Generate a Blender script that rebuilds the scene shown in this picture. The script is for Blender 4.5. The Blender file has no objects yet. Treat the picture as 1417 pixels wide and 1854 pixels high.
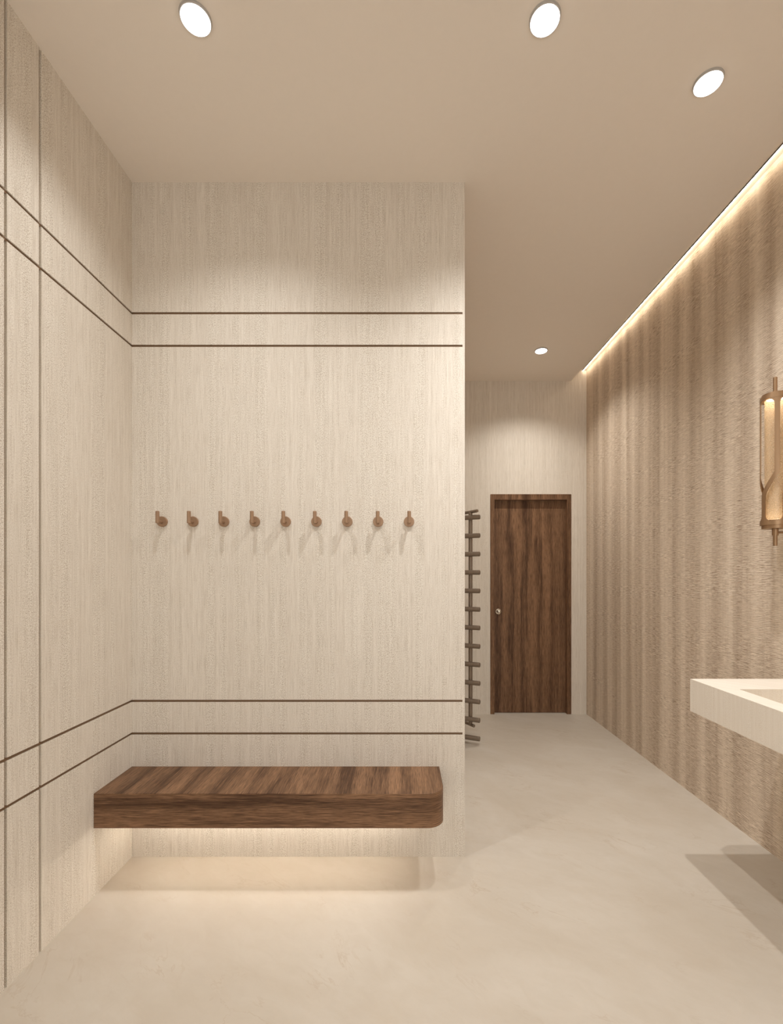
import bpy, bmesh, math, random
from mathutils import Vector, Matrix

PI = math.pi
C = bpy.context.scene.collection
SC = bpy.context.scene

# ---------------------------------------------------------------- camera, light, exposure
FPX, VPX, VPY, W, H = 835.0, 727.0, 1041.0, 1417.0, 1854.0
CAM_Z = 1.39
cd = bpy.data.cameras.new('camera')
cam = bpy.data.objects.new('camera', cd); C.objects.link(cam)
cam.location = (0, 0, CAM_Z); cam.rotation_euler = (PI / 2, 0, 0)
cd.sensor_fit = 'HORIZONTAL'; cd.sensor_width = 36.0
cd.lens = FPX / W * 36.0
cd.shift_x = -(VPX - W / 2) / W
cd.shift_y = (VPY - H / 2) / W
cd.clip_start = 0.02
SC.camera = cam
SC.view_settings.view_transform = 'Standard'
SC.view_settings.look = 'None'
SC.view_settings.exposure = 0.0
SC.view_settings.gamma = 1.0
SC.view_settings.use_curve_mapping = False
SC.cycles.max_bounces = 14
SC.cycles.diffuse_bounces = 14
SC.cycles.sample_clamp_indirect = 6.0

world = bpy.data.worlds.new('world'); SC.world = world
world.use_nodes = True
world.node_tree.nodes['Background'].inputs[0].default_value = (1.0, 0.965, 0.91, 1)
world.node_tree.nodes['Background'].inputs[1].default_value = 1.85

SPOT_W = 74.0
SPOT_ANGLE = 132.0
SPOT_BLEND = 0.45
SPOT_COL = (1.0, 0.98, 0.945)
COVE_E, BENCH_E, SCONCE_E = 19.0, 44.0, 12.0

# room measurements (metres)
XL, XR = -1.33, 1.845           # left and right wall faces
YF, YB, YN = 2.275, 4.608, -1.9 # hook wall face, far wall face, wall behind the camera
XC = 0.311                      # corner of the hook wall block
ZC = 3.327                      # ceiling
XSLOT, ZSLOT = 1.69, 3.434      # light slot at the right wall


# ---------------------------------------------------------------- materials
def mat(name):
    m = bpy.data.materials.new(name); m.use_nodes = True
    nt = m.node_tree
    b = nt.nodes['Principled BSDF']
    return m, nt, b


def N(nt, t, **kw):
    n = nt.nodes.new(t)
    for k, v in kw.items():
        setattr(n, k, v)
    return n


def L(nt, a, b):
    nt.links.new(a, b)


def mapped(nt, src, scale, loc=(0, 0, 0)):
    mp = N(nt, 'ShaderNodeMapping')
    mp.inputs['Scale'].default_value = scale
    mp.inputs['Location'].default_value = loc
    L(nt, src, mp.inputs['Vector'])
    return mp.outputs[0]


def noise(nt, vec, scale=1.0, detail=3.0, rough=0.55, dist=0.0):
    n = N(nt, 'ShaderNodeTexNoise')
    n.inputs['Scale'].default_value = scale
    n.inputs['Detail'].default_value = detail
    n.inputs['Roughness'].default_value = rough
    n.inputs['Distortion'].default_value = dist
    L(nt, vec, n.inputs['Vector'])
    return n.outputs[0]


def ramp(nt, fac, stops):
    r = N(nt, 'ShaderNodeValToRGB')
    e = r.color_ramp.elements
    while len(e) < len(stops):
        e.new(0.5)
    for i, (p, c) in enumerate(stops):
        e[i].position = p
        e[i].color = (c, c, c, 1) if isinstance(c, (int, float)) else (*c, 1)
    L(nt, fac, r.inputs[0])
    return r.outputs[0]


def mth(nt, op, a, b=None):
    n = N(nt, 'ShaderNodeMath', operation=op)
    for i, v in enumerate((a, b)):
        if v is None: continue
        if isinstance(v, (int, float)): n.inputs[i].default_value = v
        else: L(nt, v, n.inputs[i])
    return n.outputs[0]


def mixc(nt, fac, a, b, mode='MIX'):
    n = N(nt, 'ShaderNodeMix', data_type='RGBA', blend_type=mode)
    for i, v in ((0, fac), (6, a), (7, b)):
        if isinstance(v, (int, float)): n.inputs[i].default_value = v
        elif isinstance(v, tuple): n.inputs[i].default_value = (*v, 1)
        else: L(nt, v, n.inputs[i])
    return n.outputs[2]


def bump(nt, b, height, strength=0.3, dist=0.002):
    bp = N(nt, 'ShaderNodeBump')
    bp.inputs['Strength'].default_value = strength
    bp.inputs['Distance'].default_value = dist
    L(nt, height, bp.inputs['Height']); L(nt, bp.outputs[0], b.inputs['Normal'])


def plain(name, col, rough=0.5, metal=0.0):
    m, nt, b = mat(name)
    co = N(nt, 'ShaderNodeTexCoord').outputs['Object']
    f = noise(nt, mapped(nt, co, (30, 30, 30)), 1, 3)
    L(nt, mixc(nt, f, tuple(c * 0.985 for c in col), tuple(min(1, c * 1.015) for c in col)), b.inputs['Base Color'])
    b.inputs['Roughness'].default_value = rough; b.inputs['Metallic'].default_value = metal
    return m


def travertine(name, light, dark, rough=0.6, contrast=1.0):
    """vertically veined cream stone: streaks along z, speckled bands between smooth ones"""
    m, nt, b = mat(name)
    g = N(nt, 'ShaderNodeNewGeometry')
    sep = N(nt, 'ShaderNodeSeparateXYZ'); L(nt, g.outputs['Position'], sep.inputs[0])
    u = mth(nt, 'ADD', sep.outputs[0], sep.outputs[1])
    com = N(nt, 'ShaderNodeCombineXYZ')
    L(nt, u, com.inputs[0]); L(nt, sep.outputs[2], com.inputs[1])
    v = com.outputs[0]
    band = noise(nt, mapped(nt, v, (17, 0.22, 1)), 1, 2, 0.5)
    bandm = ramp(nt, band, [(0.44, 0.0), (0.60, 1.0)])
    streak = noise(nt, mapped(nt, v, (70, 1.4, 1), (3, 1, 0)), 1, 5, 0.65)
    hair = noise(nt, mapped(nt, v, (330, 9, 1), (7, 2, 0)), 1, 3, 0.6)
    speck = noise(nt, mapped(nt, v, (360, 210, 1)), 1, 3, 0.75)
    pit = ramp(nt, speck, [(0.52, 0.0), (0.62, 1.0)])
    pale_fleck = ramp(nt, noise(nt, mapped(nt, v, (380, 230, 1), (11, 5, 0)), 1, 2, 0.7), [(0.54, 0.0), (0.64, 1.0)])  # paler flecks in the stone's own colour
    c0 = mixc(nt, ramp(nt, streak, [(0.30, 0.0), (0.70, 1.0)]), tuple(l * 0.74 + d * 0.26 for l, d in zip(light, dark)), light)
    c1 = mixc(nt, mth(nt, 'MULTIPLY', ramp(nt, hair, [(0.48, 0.0), (0.72, 1.0)]), 0.35 * contrast), c0, dark)
    pf = mth(nt, 'MULTIPLY', pit, mth(nt, 'ADD', mth(nt, 'MULTIPLY', bandm, 0.70 * contrast), 0.30 * contrast))
    c2 = mixc(nt, pf, c1, dark)
    gf = mth(nt, 'MULTIPLY', pale_fleck, mth(nt, 'ADD', mth(nt, 'MULTIPLY', bandm, 0.70 * contrast), 0.28 * contrast))
    c3 = mixc(nt, gf, c2, tuple(min(0.95, l * 1.28) for l in light))
    L(nt, c3, b.inputs['Base Color'])
    b.inputs['Roughness'].default_value = rough
    b.inputs['Specular IOR Level'].default_value = 0.25
    bump(nt, b, mth(nt, 'SUBTRACT', hair, mth(nt, 'MULTIPLY', pit, bandm)), 0.15, 0.001)
    return m


def wood(name, light, dark, rough=0.45):
    """dark veneer; the grain runs along U of a UV map laid out in metres"""
    m, nt, b = mat(name)
    uv = N(nt, 'ShaderNodeUVMap').outputs[0]
    warp = noise(nt, mapped(nt, uv, (1.5, 9, 1)), 1, 2, 0.5)
    base = noise(nt, mapped(nt, uv, (0.9, 48, 1)), 1, 5, 0.62)
    sep = N(nt, 'ShaderNodeSeparateXYZ'); L(nt, uv, sep.inputs[0])
    ring = mth(nt, 'ADD', mth(nt, 'MULTIPLY', sep.outputs[1], 45.0), mth(nt, 'MULTIPLY', warp, 9.0))
    ring = mth(nt, 'ADD', ring, mth(nt, 'MULTIPLY', base, 4.0))
    ring = mth(nt, 'ADD', mth(nt, 'MULTIPLY', mth(nt, 'SINE', ring), 0.5), 0.5)
    flame = ramp(nt, noise(nt, mapped(nt, uv, (0.5, 9, 1), (5, 3, 0)), 1, 2), [(0.45, 0.0), (0.62, 1.0)])
    pore = ramp(nt, noise(nt, mapped(nt, uv, (16, 420, 1)), 1, 3, 0.6), [(0.46, 0.0), (0.68, 1.0)])
    fine = noise(nt, mapped(nt, uv, (8, 260, 1), (2, 9, 0)), 1, 4, 0.65)
    f = mth(nt, 'ADD', mth(nt, 'MULTIPLY', base, 0.30), mth(nt, 'MULTIPLY', fine, 0.70))
    f = mth(nt, 'ADD', f, mth(nt, 'MULTIPLY', mth(nt, 'SUBTRACT', ring, 0.5), mth(nt, 'ADD', mth(nt, 'MULTIPLY', flame, 0.20), 0.06)))
    c = mixc(nt, ramp(nt, f, [(0.36, 0.0), (0.62, 1.0)]), dark, light)
    c = mixc(nt, mth(nt, 'MULTIPLY', pore, 0.75), c, tuple(d * 0.55 for d in dark))
    L(nt, c, b.inputs['Base Color'])
    b.inputs['Roughness'].default_value = rough
    b.inputs['Specular IOR Level'].default_value = 0.3
    bump(nt, b, f, 0.12, 0.001)
    return m


def ribbed_fabric(name):
    """woven wallcovering: fine wandering horizontal ribs, soft vertical undulations"""
    m, nt, b = mat(name)
    g = N(nt, 'ShaderNodeNewGeometry')
    sep = N(nt, 'ShaderNodeSeparateXYZ'); L(nt, g.outputs['Position'], sep.inputs[0])
    com = N(nt, 'ShaderNodeCombineXYZ')
    L(nt, sep.outputs[1], com.inputs[0]); L(nt, sep.outputs[2], com.inputs[1])
    v = com.outputs[0]
    wob = noise(nt, mapped(nt, v, (5.5, 7, 1)), 1, 4, 0.65)
    wob2 = noise(nt, mapped(nt, v, (22, 55, 1), (4, 4, 0)), 1, 3, 0.6)
    ph = mth(nt, 'ADD', mth(nt, 'MULTIPLY', sep.outputs[2], 2 * PI / 0.0088), mth(nt, 'MULTIPLY', wob, 10.0))
    ph = mth(nt, 'ADD', ph, mth(nt, 'MULTIPLY', wob2, 7.0))
    rib = mth(nt, 'ADD', mth(nt, 'MULTIPLY', mth(nt, 'SINE', ph), 0.5), 0.5)
    wv = noise(nt, mapped(nt, v, (3.0, 0.15, 1), (1, 1, 0)), 1, 2, 0.5)
    vph = mth(nt, 'ADD', mth(nt, 'MULTIPLY', sep.outputs[1], 2 * PI / 0.21), mth(nt, 'MULTIPLY', wv, 9.0))
    und = mth(nt, 'ADD', mth(nt, 'MULTIPLY', mth(nt, 'SINE', vph), 0.5), 0.5)
    vstr = noise(nt, mapped(nt, v, (24, 0.4, 1), (6, 0, 0)), 1, 3, 0.55)
    grain = noise(nt, mapped(nt, v, (60, 260, 1)), 1, 3, 0.65)
    fib = noise(nt, mapped(nt, v, (20, 250, 1), (2, 8, 0)), 1, 4, 0.72, 0.4)
    row = ramp(nt, noise(nt, mapped(nt, v, (0.6, 9, 1), (8, 8, 0)), 1, 2, 0.5), [(0.40, 0.45), (0.62, 1.0)])
    dark, mid, light = (0.27, 0.195, 0.135), (0.60, 0.497, 0.395), (0.82, 0.72, 0.60)
    f = mth(nt, 'ADD', mth(nt, 'MULTIPLY', rib, 0.16), mth(nt, 'MULTIPLY', grain, 0.30))
    f = mth(nt, 'ADD', f, mth(nt, 'MULTIPLY', mth(nt, 'SUBTRACT', fib, 0.5), mth(nt, 'MULTIPLY', row, 1.6)))
    f = mth(nt, 'ADD', f, mth(nt, 'MULTIPLY', und, 0.15))
    f = mth(nt, 'ADD', f, 0.06)
    f = mth(nt, 'ADD', f, mth(nt, 'MULTIPLY', vstr, 0.30))
    L(nt, ramp(nt, f, [(0.22, dark), (0.52, mid), (0.80, light)]), b.inputs['Base Color'])
    b.inputs['Roughness'].default_value = 0.75
    b.inputs['Specular IOR Level'].default_value = 0.2
    hgt = mth(nt, 'ADD', mth(nt, 'MULTIPLY', rib, 0.05), mth(nt, 'MULTIPLY', und, 0.9))
    hgt = mth(nt, 'ADD', hgt, mth(nt, 'MULTIPLY', fib, 0.16))
    bump(nt, b, hgt, 0.55, 0.010)
    return m


def marble_floor(name):
    m, nt, b = mat(name)
    g = N(nt, 'ShaderNodeNewGeometry')
    p = g.outputs['Position']
    rot = N(nt, 'ShaderNodeMapping'); rot.inputs['Rotation'].default_value = (0, 0, 0.6); L(nt, p, rot.inputs['Vector'])
    r = rot.outputs[0]
    cloud = noise(nt, mapped(nt, r, (1.5, 2.6, 1)), 1, 5, 0.6, 0.6)
    fine = noise(nt, mapped(nt, r, (9, 16, 1)), 1, 6, 0.65, 0.8)
    vein = mth(nt, 'ABSOLUTE', mth(nt, 'SUBTRACT', noise(nt, mapped(nt, r, (2.4, 6.0, 1), (3, 3, 0)), 1, 5, 0.65, 1.0), 0.5))
    vm = ramp(nt, vein, [(0.0, 1.0), (0.018, 0.0)])
    patch = ramp(nt, noise(nt, mapped(nt, r, (3.0, 4.0, 1), (9, 2, 0)), 1, 3), [(0.52, 0.0), (0.70, 1.0)])
    c = mixc(nt, ramp(nt, cloud, [(0.30, 0.0), (0.72, 1.0)]), (0.50, 0.445, 0.375), (0.565, 0.522, 0.462))
    c = mixc(nt, mth(nt, 'MULTIPLY', ramp(nt, fine, [(0.42, 0.0), (0.75, 1.0)]), 0.30), c, (0.455, 0.395, 0.32))
    c = mixc(nt, mth(nt, 'MULTIPLY', mth(nt, 'MULTIPLY', vm, patch), 0.38), c, (0.36, 0.26, 0.17))
    L(nt, c, b.inputs['Base Color'])
    b.inputs['Roughness'].default_value = 0.5
    b.inputs['Specular IOR Level'].default_value = 0.25
    return m


def emit(name, col, s):
    m, nt, b = mat(name)
    b.inputs['Base Color'].default_value = (*col, 1)
    b.inputs['Emission Color'].default_value = (*col, 1)
    b.inputs['Emission Strength'].default_value = s
    return m


STONE = travertine('travertine_stone', (0.805, 0.762, 0.695), (0.30, 0.23, 0.155))
STONE_SMOOTH = travertine('smooth_travertine', (0.83, 0.785, 0.715), (0.58, 0.49, 0.38), 0.45, 0.5)
GROOVE = plain('bronze_groove', (0.18, 0.11, 0.06), 0.5, 0.2)
PAINT = plain('beige_paint', (0.83, 0.775, 0.71), 0.9)
FLOOR = marble_floor('beige_marble')
FABRIC = ribbed_fabric('ribbed_wallcovering')
WOOD = wood('dark_oak_veneer', (0.30, 0.168, 0.092), (0.070, 0.032, 0.015))
BRONZE = plain('brushed_bronze', (0.38, 0.25, 0.15), 0.38, 0.85)
HOOKM = plain('brown_bronze', (0.36, 0.235, 0.15), 0.5, 0.5)
STEEL = plain('taupe_metal', (0.26, 0.21, 0.165), 0.40, 0.6)
CHROME = plain('polished_nickel', (0.72, 0.66, 0.58), 0.2, 1.0)
DARK = plain('dark_profile', (0.05, 0.035, 0.025), 0.6)
HOUSING = plain('white_housing', (0.48, 0.46, 0.44), 0.4)
LENS = emit('downlight_lens', (1.0, 0.98, 0.95), 6.0)
LED_COVE = emit('cove_led', (1.0, 0.88, 0.70), COVE_E)
LED_BENCH = emit('bench_led', (1.0, 0.89, 0.74), BENCH_E)
LED_LOW = emit('sconce_led_low', (1.0, 0.80, 0.55), SCONCE_E * 0.3)
LED_SCONCE = emit('sconce_led', (1.0, 0.85, 0.65), SCONCE_E)


def seeded_glass():
    m, nt, b = mat('seeded_glass')
    co = N(nt, 'ShaderNodeTexCoord').outputs['Object']
    n = noise(nt, mapped(nt, co, (260, 260, 260)), 1, 2, 0.6)
    out = nt.nodes['Material Output']
    tr = N(nt, 'ShaderNodeBsdfTransparent'); tr.inputs[0].default_value = (1, 0.95, 0.87, 1)
    tl = N(nt, 'ShaderNodeBsdfTranslucent'); tl.inputs[0].default_value = (0.95, 0.86, 0.72, 1)
    df = N(nt, 'ShaderNodeBsdfDiffuse'); df.inputs[0].default_value = (0.85, 0.74, 0.58, 1)
    gl = N(nt, 'ShaderNodeBsdfGlossy'); gl.inputs['Roughness'].default_value = 0.15
    bp = N(nt, 'ShaderNodeBump'); bp.inputs['Strength'].default_value = 0.6; bp.inputs['Distance'].default_value = 0.002
    L(nt, n, bp.inputs['Height'])
    for s in (tl, df, gl): L(nt, bp.outputs[0], s.inputs['Normal'])
    a = N(nt, 'ShaderNodeMixShader'); a.inputs[0].default_value = 0.45; L(nt, tl.outputs[0], a.inputs[1]); L(nt, df.outputs[0], a.inputs[2])
    c = N(nt, 'ShaderNodeMixShader'); L(nt, ramp(nt, n, [(0.35, 0.16), (0.65, 0.45)]), c.inputs[0]); L(nt, tr.outputs[0], c.inputs[1]); L(nt, a.outputs[0], c.inputs[2])
    d = N(nt, 'ShaderNodeMixShader'); d.inputs[0].default_value = 0.05; L(nt, c.outputs[0], d.inputs[1]); L(nt, gl.outputs[0], d.inputs[2])
    L(nt, d.outputs[0], out.inputs['Surface'])
    return m


GLASS = seeded_glass()


# ---------------------------------------------------------------- mesh helpers
class MB:
    """collects shapes (with UVs in metres) and links them as ONE mesh object"""
    def __init__(self):
        self.v, self.f, self.u, self.m, self.s = [], [], [], [], []

    def face(self, pts, uvs=None, mi=0, smooth=False):
        i = len(self.v); self.v += [tuple(p) for p in pts]
        self.f.append(list(range(i, i + len(pts))))
        self.u.append(uvs or [(p[0], p[1]) for p in pts]); self.m.append(mi); self.s.append(smooth)

    def box(self, x0, x1, y0, y1, z0, z1, grain='z', mi=0, skip=''):
        q = {'x-': [(x0, y1, z0), (x0, y0, z0), (x0, y0, z1), (x0, y1, z1)],
             'x+': [(x1, y0, z0), (x1, y1, z0), (x1, y1, z1), (x1, y0, z1)],
             'y-': [(x0, y0, z0), (x1, y0, z0), (x1, y0, z1), (x0, y0, z1)],
             'y+': [(x1, y1, z0), (x0, y1, z0), (x0, y1, z1), (x1, y1, z1)],
             'z-': [(x0, y1, z0), (x1, y1, z0), (x1, y0, z0), (x0, y0, z0)],
             'z+': [(x0, y0, z1), (x1, y0, z1), (x1, y1, z1), (x0, y1, z1)]}
        gi = 'xyz'.index(grain)
        for k, p in q.items():
            if k in skip.split(): continue
            ax = 'xyz'.index(k[0])
            others = [a for a in (0, 1, 2) if a != ax]
            if gi in others:
                ua = gi; va = [a for a in others if a != gi][0]
            else:
                ua, va = others
            self.face(p, [(c[ua] + ax * 3.1, c[va] + ax * 1.7) for c in p], mi)

    def tube(self, a, b, r, n=24, r2=None, caps=True, mi=0):
        a, b = Vector(a), Vector(b); d = (b - a).normalized()
        t = Vector((0, 0, 1)) if abs(d.z) < 0.9 else Vector((1, 0, 0))
        e1 = d.cross(t).normalized(); e2 = d.cross(e1)
        r2 = r if r2 is None else r2
        ring = lambda c, rr: [c + e1 * math.cos(2 * PI * k / n) * rr + e2 * math.sin(2 * PI * k / n) * rr for k in range(n)]
        A, B = ring(a, r), ring(b, r2)
        for k in range(n):
            j = (k + 1) % n
            self.face([A[j], A[k], B[k], B[j]], None, mi, True)
        if caps:
            self.face(A, None, mi); self.face(list(reversed(B)), None, mi)

    def lathe(self, prof, center=(0, 0, 0), axis='z', n=48, mi=0, close=False):
        """prof: list of (r, h); axis z or y"""
        def P(r, h, k):
            c, s = math.cos(2 * PI * k / n) * r, math.sin(2 * PI * k / n) * r
            if axis == 'z': p = (c, s, h)
            elif axis == 'y': p = (c, h, -s)
            else: p = (h, c, s)
            return tuple(a + b for a, b in zip(p, center))
        pr = prof + [prof[0]] if close else prof
        for (r0, h0), (r1, h1) in zip(pr, pr[1:]):
            for k in range(n):
                pts = [P(r0, h0, k), P(r0, h0, k + 1), P(r1, h1, k + 1), P(r1, h1, k)]
                if r0 < 1e-7: pts = [pts[0], pts[2], pts[3]]
                elif r1 < 1e-7: pts = pts[:3]
                self.face(pts, None, mi, True)

    def build(self, name, mats, parent=None, bevel=0.0, seg=2, loc=None, weld=True):
        me = bpy.data.meshes.new(name)
        me.from_pydata(self.v, [], self.f)
        ul = me.uv_layers.new(name='UVMap')
        i = 0
        for uv in self.u:
            for c in uv:
                ul.data[i].uv = c; i += 1
        for p, mi, s in zip(me.polygons, self.m, self.s):
            p.material_index = mi; p.use_smooth = s
        for m in (mats if isinstance(mats, (list, tuple)) else [mats]):
            me.materials.append(m)
        if weld:
            bm = bmesh.new(); bm.from_mesh(me)
            bmesh.ops.remove_doubles(bm, verts=bm.verts, dist=1e-5)
            bmesh.ops.recalc_face_normals(bm, faces=bm.faces)
            bm.to_mesh(me); bm.free()
        me.set_sharp_from_angle(angle=math.radians(40))
        o = bpy.data.objects.new(name, me); C.objects.link(o)
        if parent: o.parent = parent
        if loc: o.location = loc
        if bevel:
            b = o.modifiers.new('Bevel', 'BEVEL'); b.width = bevel; b.segments = seg
            b.limit_method = 'ANGLE'; b.angle_limit = math.radians(50)
        return o


def tag(o, label, cat, group=None):
    o['label'] = label; o['category'] = cat
    if group: o['group'] = group
    return o


def thing(name, label, cat, loc=(0, 0, 0), rz=0.0, group=None):
    o = bpy.data.objects.new(name, None); C.objects.link(o)
    o.location = loc; o.rotation_euler = (0, 0, rz); o.empty_display_size = 0.1
    return tag(o, label, cat, group)


def struct(o, label=None):
    o['kind'] = 'structure'
    if label: o['label'] = label
    return o


# ---------------------------------------------------------------- room shell
T = 0.15
b = MB(); b.box(XL - T, XR + T, YN - T, YB + 0.3, -0.12, 0.0)
struct(b.build('floor', FLOOR), 'beige marble floor with faint veins')

b = MB()
b.box(XL - T, XSLOT, YN - T, YB + T, ZC, ZC + 0.09)
b.box(XL - T, XR + T, YN - T, YB + T, ZSLOT, ZSLOT + 0.08)
struct(b.build('ceiling', PAINT), 'plain beige ceiling with a light slot along the right wall')

GZ = [0.6075, 0.7685, 2.5205, 2.6815]     # centres of the horizontal grooves
GW, GD = 0.0115, 0.017                     # groove width and depth
zcells = []
z = 0.0
for g in GZ:
    zcells.append((z, g - GW / 2)); z = g + GW / 2
zcells.append((z, ZC))

# left wall: stone panels divided by vertical and horizontal grooves
b = MB()
GY = [1.549, 1.697]
ycells = []; y = YN
for g in GY:
    ycells.append((y, g - GW / 2)); y = g + GW / 2
ycells.append((y, YF))
for (z0, z1) in zcells:
    for (y0, y1) in ycells:
        b.box(XL - GD, XL, y0, y1, z0, z1)
b.box(XL - T, XL - GD, YN, YF + GD, 0, ZC)
for g in GZ:                               # bronze inlay at the bottom of each horizontal groove
    b.box(XL - GD, XL - 0.005, YN, YF + GD, g - GW / 2, g + GW / 2, mi=1)
struct(b.build('wall_left', [STONE, GROOVE], weld=False), 'cream veined stone wall with vertical and horizontal grooves')

# hook wall: a stone-clad block whose right side looks onto the passage
b = MB()
xg = XC - 0.011
for (z0, z1) in zcells:
    b.box(XL - GD, XC, YF, YF + GD, z0, z1)
for g in GZ:
    b.box(xg, XC, YF, YF + GD, g - GW / 2, g + GW / 2)
    b.box(XL - GD, xg, YF + 0.005, YF + GD, g - GW / 2, g + GW / 2, mi=1)
b.box(XL - T, XC, YF + GD, YB + T, 0, ZC)
struct(b.build('wall_front', [STONE, GROOVE], weld=False), 'cream veined stone wall carrying the hooks and the bench')

DX0, DX1, DZ = 0.885, 1.6915, 2.196        # door opening in the far wall
b = MB()
b.box(XC, DX0, YB, YB + T, 0, ZSLOT); b.box(DX1, XR, YB, YB + T, 0, ZSLOT); b.box(DX0, DX1, YB, YB + T, DZ, ZSLOT)
struct(b.build('wall_back', STONE, weld=False), 'cream veined stone wall around the dark door')

b = MB(); b.box(XR, XR + T, YN - T, YB + T, 0, ZSLOT)
struct(b.build('wall_right', FABRIC), 'tan wall of fine horizontal ribs and soft vertical ripples')
b = MB()                                   # rear wall, behind the camera: unseen wide opening added so world light fills the room
b.box(XL - T, -1.0, YN - T, YN, 0, ZSLOT); b.box(1.5, XR, YN - T, YN, 0, ZSLOT); b.box(-1.0, 1.5, YN - T, YN, 2.9, ZSLOT)
struct(b.build('wall_rear', STONE, weld=False))

# ---------------------------------------------------------------- door
d = bpy.data.objects.new('door_1', None); C.objects.link(d); d.location = (DX0, YB, 0); struct(d, 'dark brown wooden door in a plain matching frame')
def LB(b0, x0, x1, y0, y1, z0, z1, **k): b0.box(x0 - DX0, x1 - DX0, y0 - YB, y1 - YB, z0, z1, **k)
JW = 0.040
b = MB()
LB(b, DX0, DX0 + JW, YB - 0.006, YB + 0.12, 0, DZ)
LB(b, DX1 - JW - 0.003, DX1, YB - 0.006, YB + 0.12, 0, DZ)
LB(b, DX0 + JW, DX1 - JW - 0.003, YB - 0.006, YB + 0.12, DZ - 0.055, DZ, grain='z')
b.build('door_frame', WOOD, d, weld=False)
b = MB(); LB(b, DX0 + JW, DX1 - JW - 0.003, YB + 0.040, YB + 0.085, 0.004, DZ - 0.055)
leaf = b.build('door_leaf', WOOD, d)
hx, hz, hy = 0.972 - DX0, 1.022, 0.040
b = MB()
b.lathe([(0.0, 0.0), (0.031, 0.0), (0.031, -0.004), (0.027, -0.009), (0.021, -0.009), (0.019, -0.005), (0.0, -0.005)], (hx, hy, hz), 'y', 40)
b.lathe([(0.009, -0.005), (0.009, -0.024), (0.015, -0.030), (0.018, -0.038), (0.016, -0.046), (0.008, -0.050), (0.0, -0.051)], (hx + 0.003, hy, hz), 'y', 40)
b.build('door_handle', CHROME, d)

# ---------------------------------------------------------------- bench
BX1, BY0, BZ0, BZ1, BR = 0.185, 1.991, 0.296, 0.446, 0.075
bench = thing('floating_bench', 'dark wood floating bench with one rounded corner fixed below the hooks', 'bench', (XL, YF, 0))
pts = [(XL, YF), (XL, BY0), (BX1 - BR, BY0)]
for k in range(1, 17):
    a = -PI / 2 + PI / 2 * k / 16
    pts.append((BX1 - BR + BR * math.cos(a), BY0 + BR + BR * math.sin(a)))
pts.append((BX1, YF))
pts = [(x - XL, y - YF) for x, y in pts]
b = MB()
b.face([(x, y, BZ1) for x, y in pts], [(y, x) for x, y in pts])
b.face([(x, y, BZ0) for x, y in reversed(pts)], [(y, x) for x, y in reversed(pts)])
s = 0.0
for i in range(len(pts)):
    p, q = pts[i], pts[(i + 1) % len(pts)]
    dl = math.dist(p, q)
    curved = 2 <= i <= 18
    b.face([(*p, BZ0), (*q, BZ0), (*q, BZ1), (*p, BZ1)], [(s, 5 + BZ0), (s + dl, 5 + BZ0), (s + dl, 5 + BZ1), (s, 5 + BZ1)], 0, curved)
    s += dl
b.build('bench_slab', WOOD, bench, bevel=0.0012, seg=1)
b = MB(); b.box(0.06, 1.36, -0.072, -0.060, BZ0 - 0.005, BZ0)
b.build('light_strip', LED_BENCH, bench)['label'] = 'warm light strip under the bench'

# ---------------------------------------------------------------- coat hooks
def make_hook():
    r = bpy.data.objects.new('coat_hook', None); C.objects.link(r)
    b = MB()
    b.lathe([(0.0, 0.0), (0.0255, 0.0), (0.0255, -0.009), (0.0245, -0.010), (0.0, -0.010)], (0, 0, 0), 'y', 40)
    b.build('wall_disc', HOOKM, r)
    b = MB(); b.tube((0, -0.010, -0.003), (0, -0.050, -0.003), 0.0068, 24)
    b.build('stem', HOOKM, r)
    b = MB()
    b.lathe([(0.0, -0.0125), (0.0078, -0.0125), (0.0088, -0.0115), (0.0088, 0.0445), (0.0078, 0.0455), (0.0, 0.0455)], (0, -0.0495, 0), 'z', 32)
    b.build('peg', HOOKM, r)
    return r

HOOK_L = ['bronze coat hook nearest the left corner of the hook wall',
          'bronze coat hook, second from the left corner in the row',
          'bronze coat hook, third from the left corner in the row',
          'bronze coat hook, fourth from the left corner in the row',
          'bronze coat hook in the exact middle of the row of nine',
          'bronze coat hook, fourth from the passage end of the row',
          'bronze coat hook, third from the passage end of the row',
          'bronze coat hook, second from the passage end of the row',
          'bronze coat hook nearest the passage, last of the row']
hook0 = make_hook()
for i, lab in enumerate(HOOK_L):
    if i == 0: h = hook0
    else:
        h = hook0.copy(); C.objects.link(h)
        for ch in hook0.children:
            c = ch.copy(); C.objects.link(c); c.parent = h
    h.location = (-1.1785 + i * 0.1518, YF, 1.6525)
    tag(h, lab, 'coat hook', 'bronze coat hooks in a row above the bench')

# ---------------------------------------------------------------- downlights
def make_downlight():
    r = bpy.data.objects.new('ceiling_downlight', None); C.objects.link(r)
    b = MB()
    b.lathe([(0.0, 0.0), (0.0535, 0.0), (0.0535, -0.0015), (0.0515, -0.0025), (0.0515, -0.0085), (0.049, -0.0095), (0.0, -0.0095)], (0, 0, 0), 'z', 64)
    b.build('housing', HOUSING, r)
    b = MB()
    b.lathe([(0.049, -0.0094), (0.0475, -0.0112), (0.0, -0.0116)], (0, 0, 0), 'z', 64)
    b.build('lens', LENS, r)['label'] = 'glowing white lens'
    return r

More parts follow.
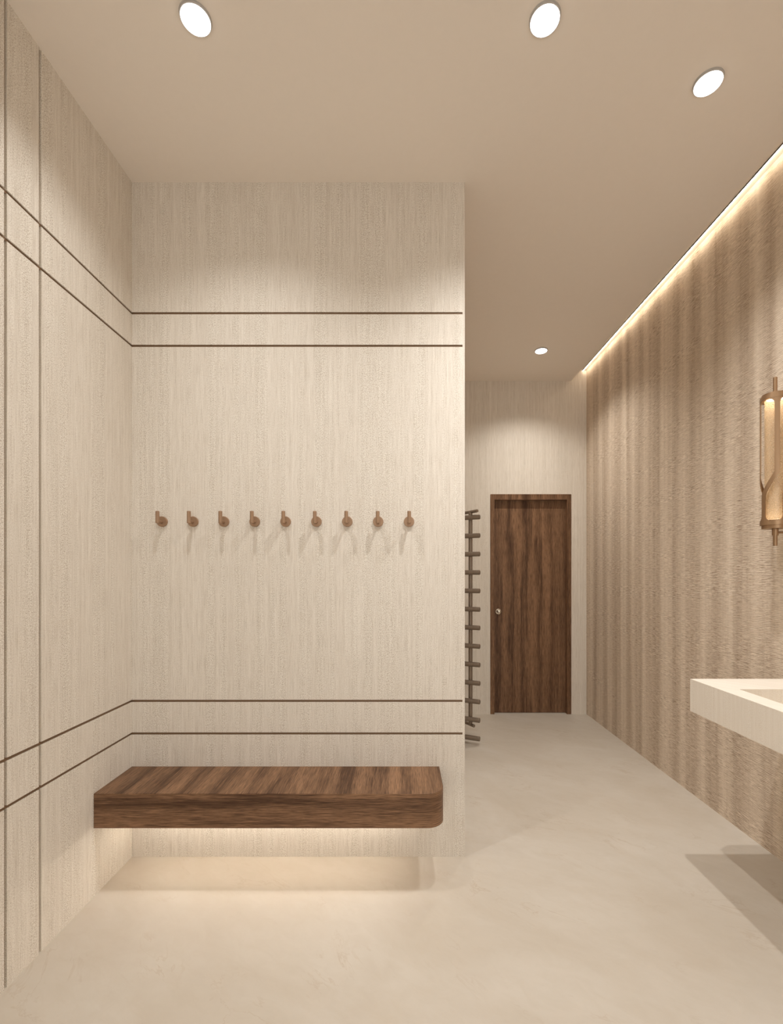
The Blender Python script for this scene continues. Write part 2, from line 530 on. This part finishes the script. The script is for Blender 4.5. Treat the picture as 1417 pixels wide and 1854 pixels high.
def beam_profile(ld):
    """photometric profile of the lamp: strong narrow core, weak wide skirt"""
    ld.use_nodes = True
    nt = ld.node_tree
    em = nt.nodes['Emission']
    sp = N(nt, 'ShaderNodeSeparateXYZ'); L(nt, N(nt, 'ShaderNodeTexCoord').outputs['Normal'], sp.inputs[0])
    core = mth(nt, 'POWER', mth(nt, 'ABSOLUTE', sp.outputs[2]), 5.5)
    L(nt, mth(nt, 'ADD', mth(nt, 'MULTIPLY', mth(nt, 'MINIMUM', core, 0.60), 0.90), 0.10), em.inputs['Strength'])


DL = [(-0.716, 1.603, 1.12, SPOT_COL, 'round ceiling downlight nearest the left wall'),
      (0.498, 1.605, 0.88, SPOT_COL, 'round ceiling downlight halfway across the room, in front of the hook wall corner'),
      (1.203, 1.811, 1.15, SPOT_COL, 'round ceiling downlight near the right wall, above the wash basin'),
      (1.200, 3.972, 0.47, (1.0, 0.87, 0.70), 'smallest looking ceiling downlight, deep in the passage before the door')]
dl0 = make_downlight()
for i, (x, y, pw, lc, lab) in enumerate(DL):
    if i == 0: r = dl0
    else:
        r = dl0.copy(); C.objects.link(r)
        for ch in dl0.children:
            c = ch.copy(); C.objects.link(c); c.parent = r
    r.location = (x, y, ZC)
    tag(r, lab, 'ceiling light', 'recessed round ceiling downlights')
    ld = bpy.data.lights.new('downlight_beam', 'SPOT')
    ld.energy = SPOT_W * pw; ld.color = lc
    ld.spot_size = math.radians(SPOT_ANGLE); ld.spot_blend = SPOT_BLEND; ld.shadow_soft_size = 0.022
    beam_profile(ld)
    lo = bpy.data.objects.new('downlight_beam', ld); C.objects.link(lo)
    lo.parent = r; lo.location = (0, 0, -0.045)

for x in (-0.716, 0.498, 1.203):               # unseen beams added behind the camera as fill; no fixtures there
    lo = bpy.data.objects.new('downlight_beam', bpy.data.lights['downlight_beam'].copy()); C.objects.link(lo)
    lo.location = (x, -0.75, ZC - 0.045); lo.data.energy = SPOT_W * 0.3

# ---------------------------------------------------------------- slot light at the right wall
cv = thing('cove_light', 'warm linear light hidden in the ceiling slot along the ribbed wall', 'light strip', (1.80, (YN + YB) / 2, ZSLOT))
hl = (YB - YN) / 2 - 0.01
b = MB(); b.box(0.0, 0.003, -hl, hl, -0.0075, 0.0)
b.build('channel', DARK, cv)
b = MB(); b.box(0.003, 0.0065, -hl, hl, -0.0082, 0.0)
b.build('light_tape', LED_COVE, cv)

# ---------------------------------------------------------------- towel radiator
RX, RY = 0.636, 3.753
dv = Vector((0.905, -0.425, 0)); nv = Vector((0.425, 0.905, 0))
tr = thing('towel_radiator', 'tall taupe metal towel radiator with stacked round bars in the passage', 'towel radiator', (XC, RY, 0))
O = Vector((XC, RY, 0))
E = Vector((RX, RY, 0)) - O
for k in range(13):
    zz = 0.055 + k * 0.1506
    a = E + Vector((0, 0, zz)); c = a - dv * 0.29
    b = MB()
    b.tube(c, a - dv * 0.003, 0.0195, 28, caps=False)
    b.tube(a - dv * 0.003, a, 0.0195, 28, r2=0.0165)
    b.tube(c, c - dv * 0.003, 0.0195, 28, r2=0.0165)
    b.build('bar', STEEL, tr)
for s in (0.09, 0.24):
    p = E - dv * s + nv * 0.036
    b = MB(); b.tube(p + Vector((0, 0, 0.15)), p + Vector((0, 0, 1.915)), 0.0165, 28)
    b.build('upright', STEEL, tr)
p = E - dv * 0.09 + nv * 0.036
bd = Vector((0.52, -0.854, 0))
for zz in (1.912, 0.150):
    b = MB()
    q = p + Vector((0, 0, zz)) + bd * (0.085 if zz > 1 else 0.045)
    t0 = (0.014 - p.x) / bd.x                        # back to the passage wall
    w = p + Vector((0, 0, zz)) + bd * t0
    b.tube(w, q, 0.0125, 24)
    b.lathe([(0.0, 0.0), (0.026, 0.0), (0.026, 0.012), (0.012, 0.014), (0.012, 0.022), (0.0, 0.022)], (0.001, w.y, w.z), 'x', 32)
    b.build('wall_bracket', STEEL, tr)

# ---------------------------------------------------------------- wash basin
VX0, VY1, VY0, VZ1, VZ0 = 1.352, 2.163, 0.90, 0.903, 0.753
vn = thing('wash_basin', 'floating pale stone wash basin block on the ribbed wall', 'wash basin', (XR, VY1, 0))
def V(x, y, z): return (x - XR, y - VY1, z)
ix0, ix1, iy0, iy1, iz = 1.4376, 1.775, 1.10, 1.965, 0.805
b = MB()
b.box(VX0 - XR, 0, VY0 - VY1, 0, VZ0, VZ1, skip='z+')
for (x0, x1, y0, y1) in ((VX0, XR, iy1, VY1), (VX0, XR, VY0, iy0), (VX0, ix0, iy0, iy1), (ix1, XR, iy0, iy1)):
    b.face([V(x0, y0, VZ1), V(x1, y0, VZ1), V(x1, y1, VZ1), V(x0, y1, VZ1)])
b.build('basin_body', STONE_SMOOTH, vn, weld=False)
b = MB()
i0 = [(ix0, iy0), (ix1, iy0), (ix1, iy1), (ix0, iy1)]
for k in range(4):
    p, q = i0[k], i0[(k + 1) % 4]
    b.face([V(*q, VZ1), V(*p, VZ1), V(*p, iz), V(*q, iz)])
b.face([V(*p, iz) for p in i0])
b.build('bowl', STONE_SMOOTH, vn, weld=False)
b = MB(); b.lathe([(0.0, 0.0), (0.024, 0.0), (0.024, 0.003), (0.018, 0.004), (0.0, 0.002)], V(1.6, 1.53, iz), 'z', 32)
b.build('drain', CHROME, vn)

# ---------------------------------------------------------------- wall sconce
SX, SY = 1.745, 2.156
sc = thing('wall_sconce', 'bronze lantern wall sconce with twisted straps around a seeded glass tube', 'wall lamp', (SX, SY, 0))
R = 0.0565
view = math.atan2(-SY, -SX)                    # towards the camera
a0 = view + math.radians(8)
zt, zb = 2.205, 1.640                          # inner edges of the caps
b = MB()
b.lathe([(0.0, 2.234), (R - 0.006, 2.234), (R - 0.006, 2.222), (R + 0.001, 2.222), (R + 0.001, zt), (R - 0.012, zt), (R - 0.012, 2.214), (0.0, 2.214)], (0, 0, 0), 'z', 64)
b.build('top_cap', BRONZE, sc)
b = MB()
b.lathe([(0.0, 1.646), (R - 0.012, 1.646), (R - 0.012, zb), (R + 0.001, zb), (R + 0.001, 1.622), (R - 0.005, 1.622), (R - 0.005, 1.606), (0.0, 1.606)], (0, 0, 0), 'z', 64)
b.build('bottom_cap', BRONZE, sc)
b = MB()
b.tube((0, 0, 2.234), (0, 0, 2.247), 0.0125); b.tube((0, 0, 2.247), (0, 0, 2.313), 0.0085)
b.build('finial', BRONZE, sc)
b = MB()
b.tube((0, 0, 1.606), (0, 0, 1.575), 0.0125); b.tube((0, 0, 1.575), (0, 0, 1.527), 0.0085)
b.build('finial', BRONZE, sc)
# straps: ribbons on the cylinder, turning about 58 degrees low down
def strap(ang):
    b = MB(); n = 96
    za, zc = 1.868, 1.762
    rows = []
    for k in range(n + 1):
        zz = zt + 0.004 + (zb - 0.004 - zt - 0.004) * k / n
        t = min(1, max(0, (za - zz) / (za - zc)))
        t = 0.15 * (t * t * (3 - 2 * t)) + 0.85 * t
        tw = -math.radians(58) * t
        w = 0.0102
        fr = 0.026
        for ze, sg in ((zt, 1), (zb, -1)):
            dd = (ze - zz) * sg
            if dd < fr:
                dd = max(dd, 0)
                w += fr - math.sqrt(max(0, fr * fr - (fr - dd) ** 2))
        hw = min(w, 0.044) / R
        rows.append((zz, ang + tw, hw))
    m = 6
    def P(row, j, r):
        zz, a, hw = row
        th = a + hw * (2 * j / m - 1)
        return (r * math.cos(th), r * math.sin(th), zz)
    ro, ri = R + 0.0005, R - 0.0035
    for r0, r1 in zip(rows, rows[1:]):
        for j in range(m):
            b.face([P(r0, j, ro), P(r0, j + 1, ro), P(r1, j + 1, ro), P(r1, j, ro)], None, 0, True)
            b.face([P(r0, j + 1, ri), P(r0, j, ri), P(r1, j, ri), P(r1, j + 1, ri)], None, 0, True)
        b.face([P(r0, 0, ri), P(r0, 0, ro), P(r1, 0, ro), P(r1, 0, ri)], None, 0, True)
        b.face([P(r0, m, ro), P(r0, m, ri), P(r1, m, ri), P(r1, m, ro)], None, 0, True)
    return b
for k in range(4):
    strap(a0 + k * PI / 2).build('strap', BRONZE, sc)
b = MB()
b.lathe([(0.040, zb + 0.006), (0.040, zt + 0.008), (0.037, zt + 0.008), (0.037, zb + 0.006)], (0, 0, 0), 'z', 64, close=True)
b.build('glass_tube', GLASS, sc)
b = MB(); b.lathe([(0.0, 2.2125), (0.033, 2.2125), (0.033, 2.2138), (0.0, 2.2138)], (0, 0, 0), 'z', 40)
b.build('lamp_disc', LED_SCONCE, sc)
b = MB(); b.lathe([(0.0, 1.648), (0.033, 1.648), (0.033, 1.6465), (0.0, 1.6465)], (0, 0, 0), 'z', 40)
b.build('lamp_disc', LED_LOW, sc)
b = MB()
b.tube((0.010, 0, 1.589), (XR - SX - 0.010, 0, 1.589), 0.005)
b.build('arm', BRONZE, sc)
b = MB(); b.lathe([(0.0, 0.0), (0.03, 0.0), (0.03, -0.008), (0.027, -0.010), (0.0, -0.010)], (XR - SX, 0, 1.589), 'x', 40)
b.build('wall_plate', BRONZE, sc)
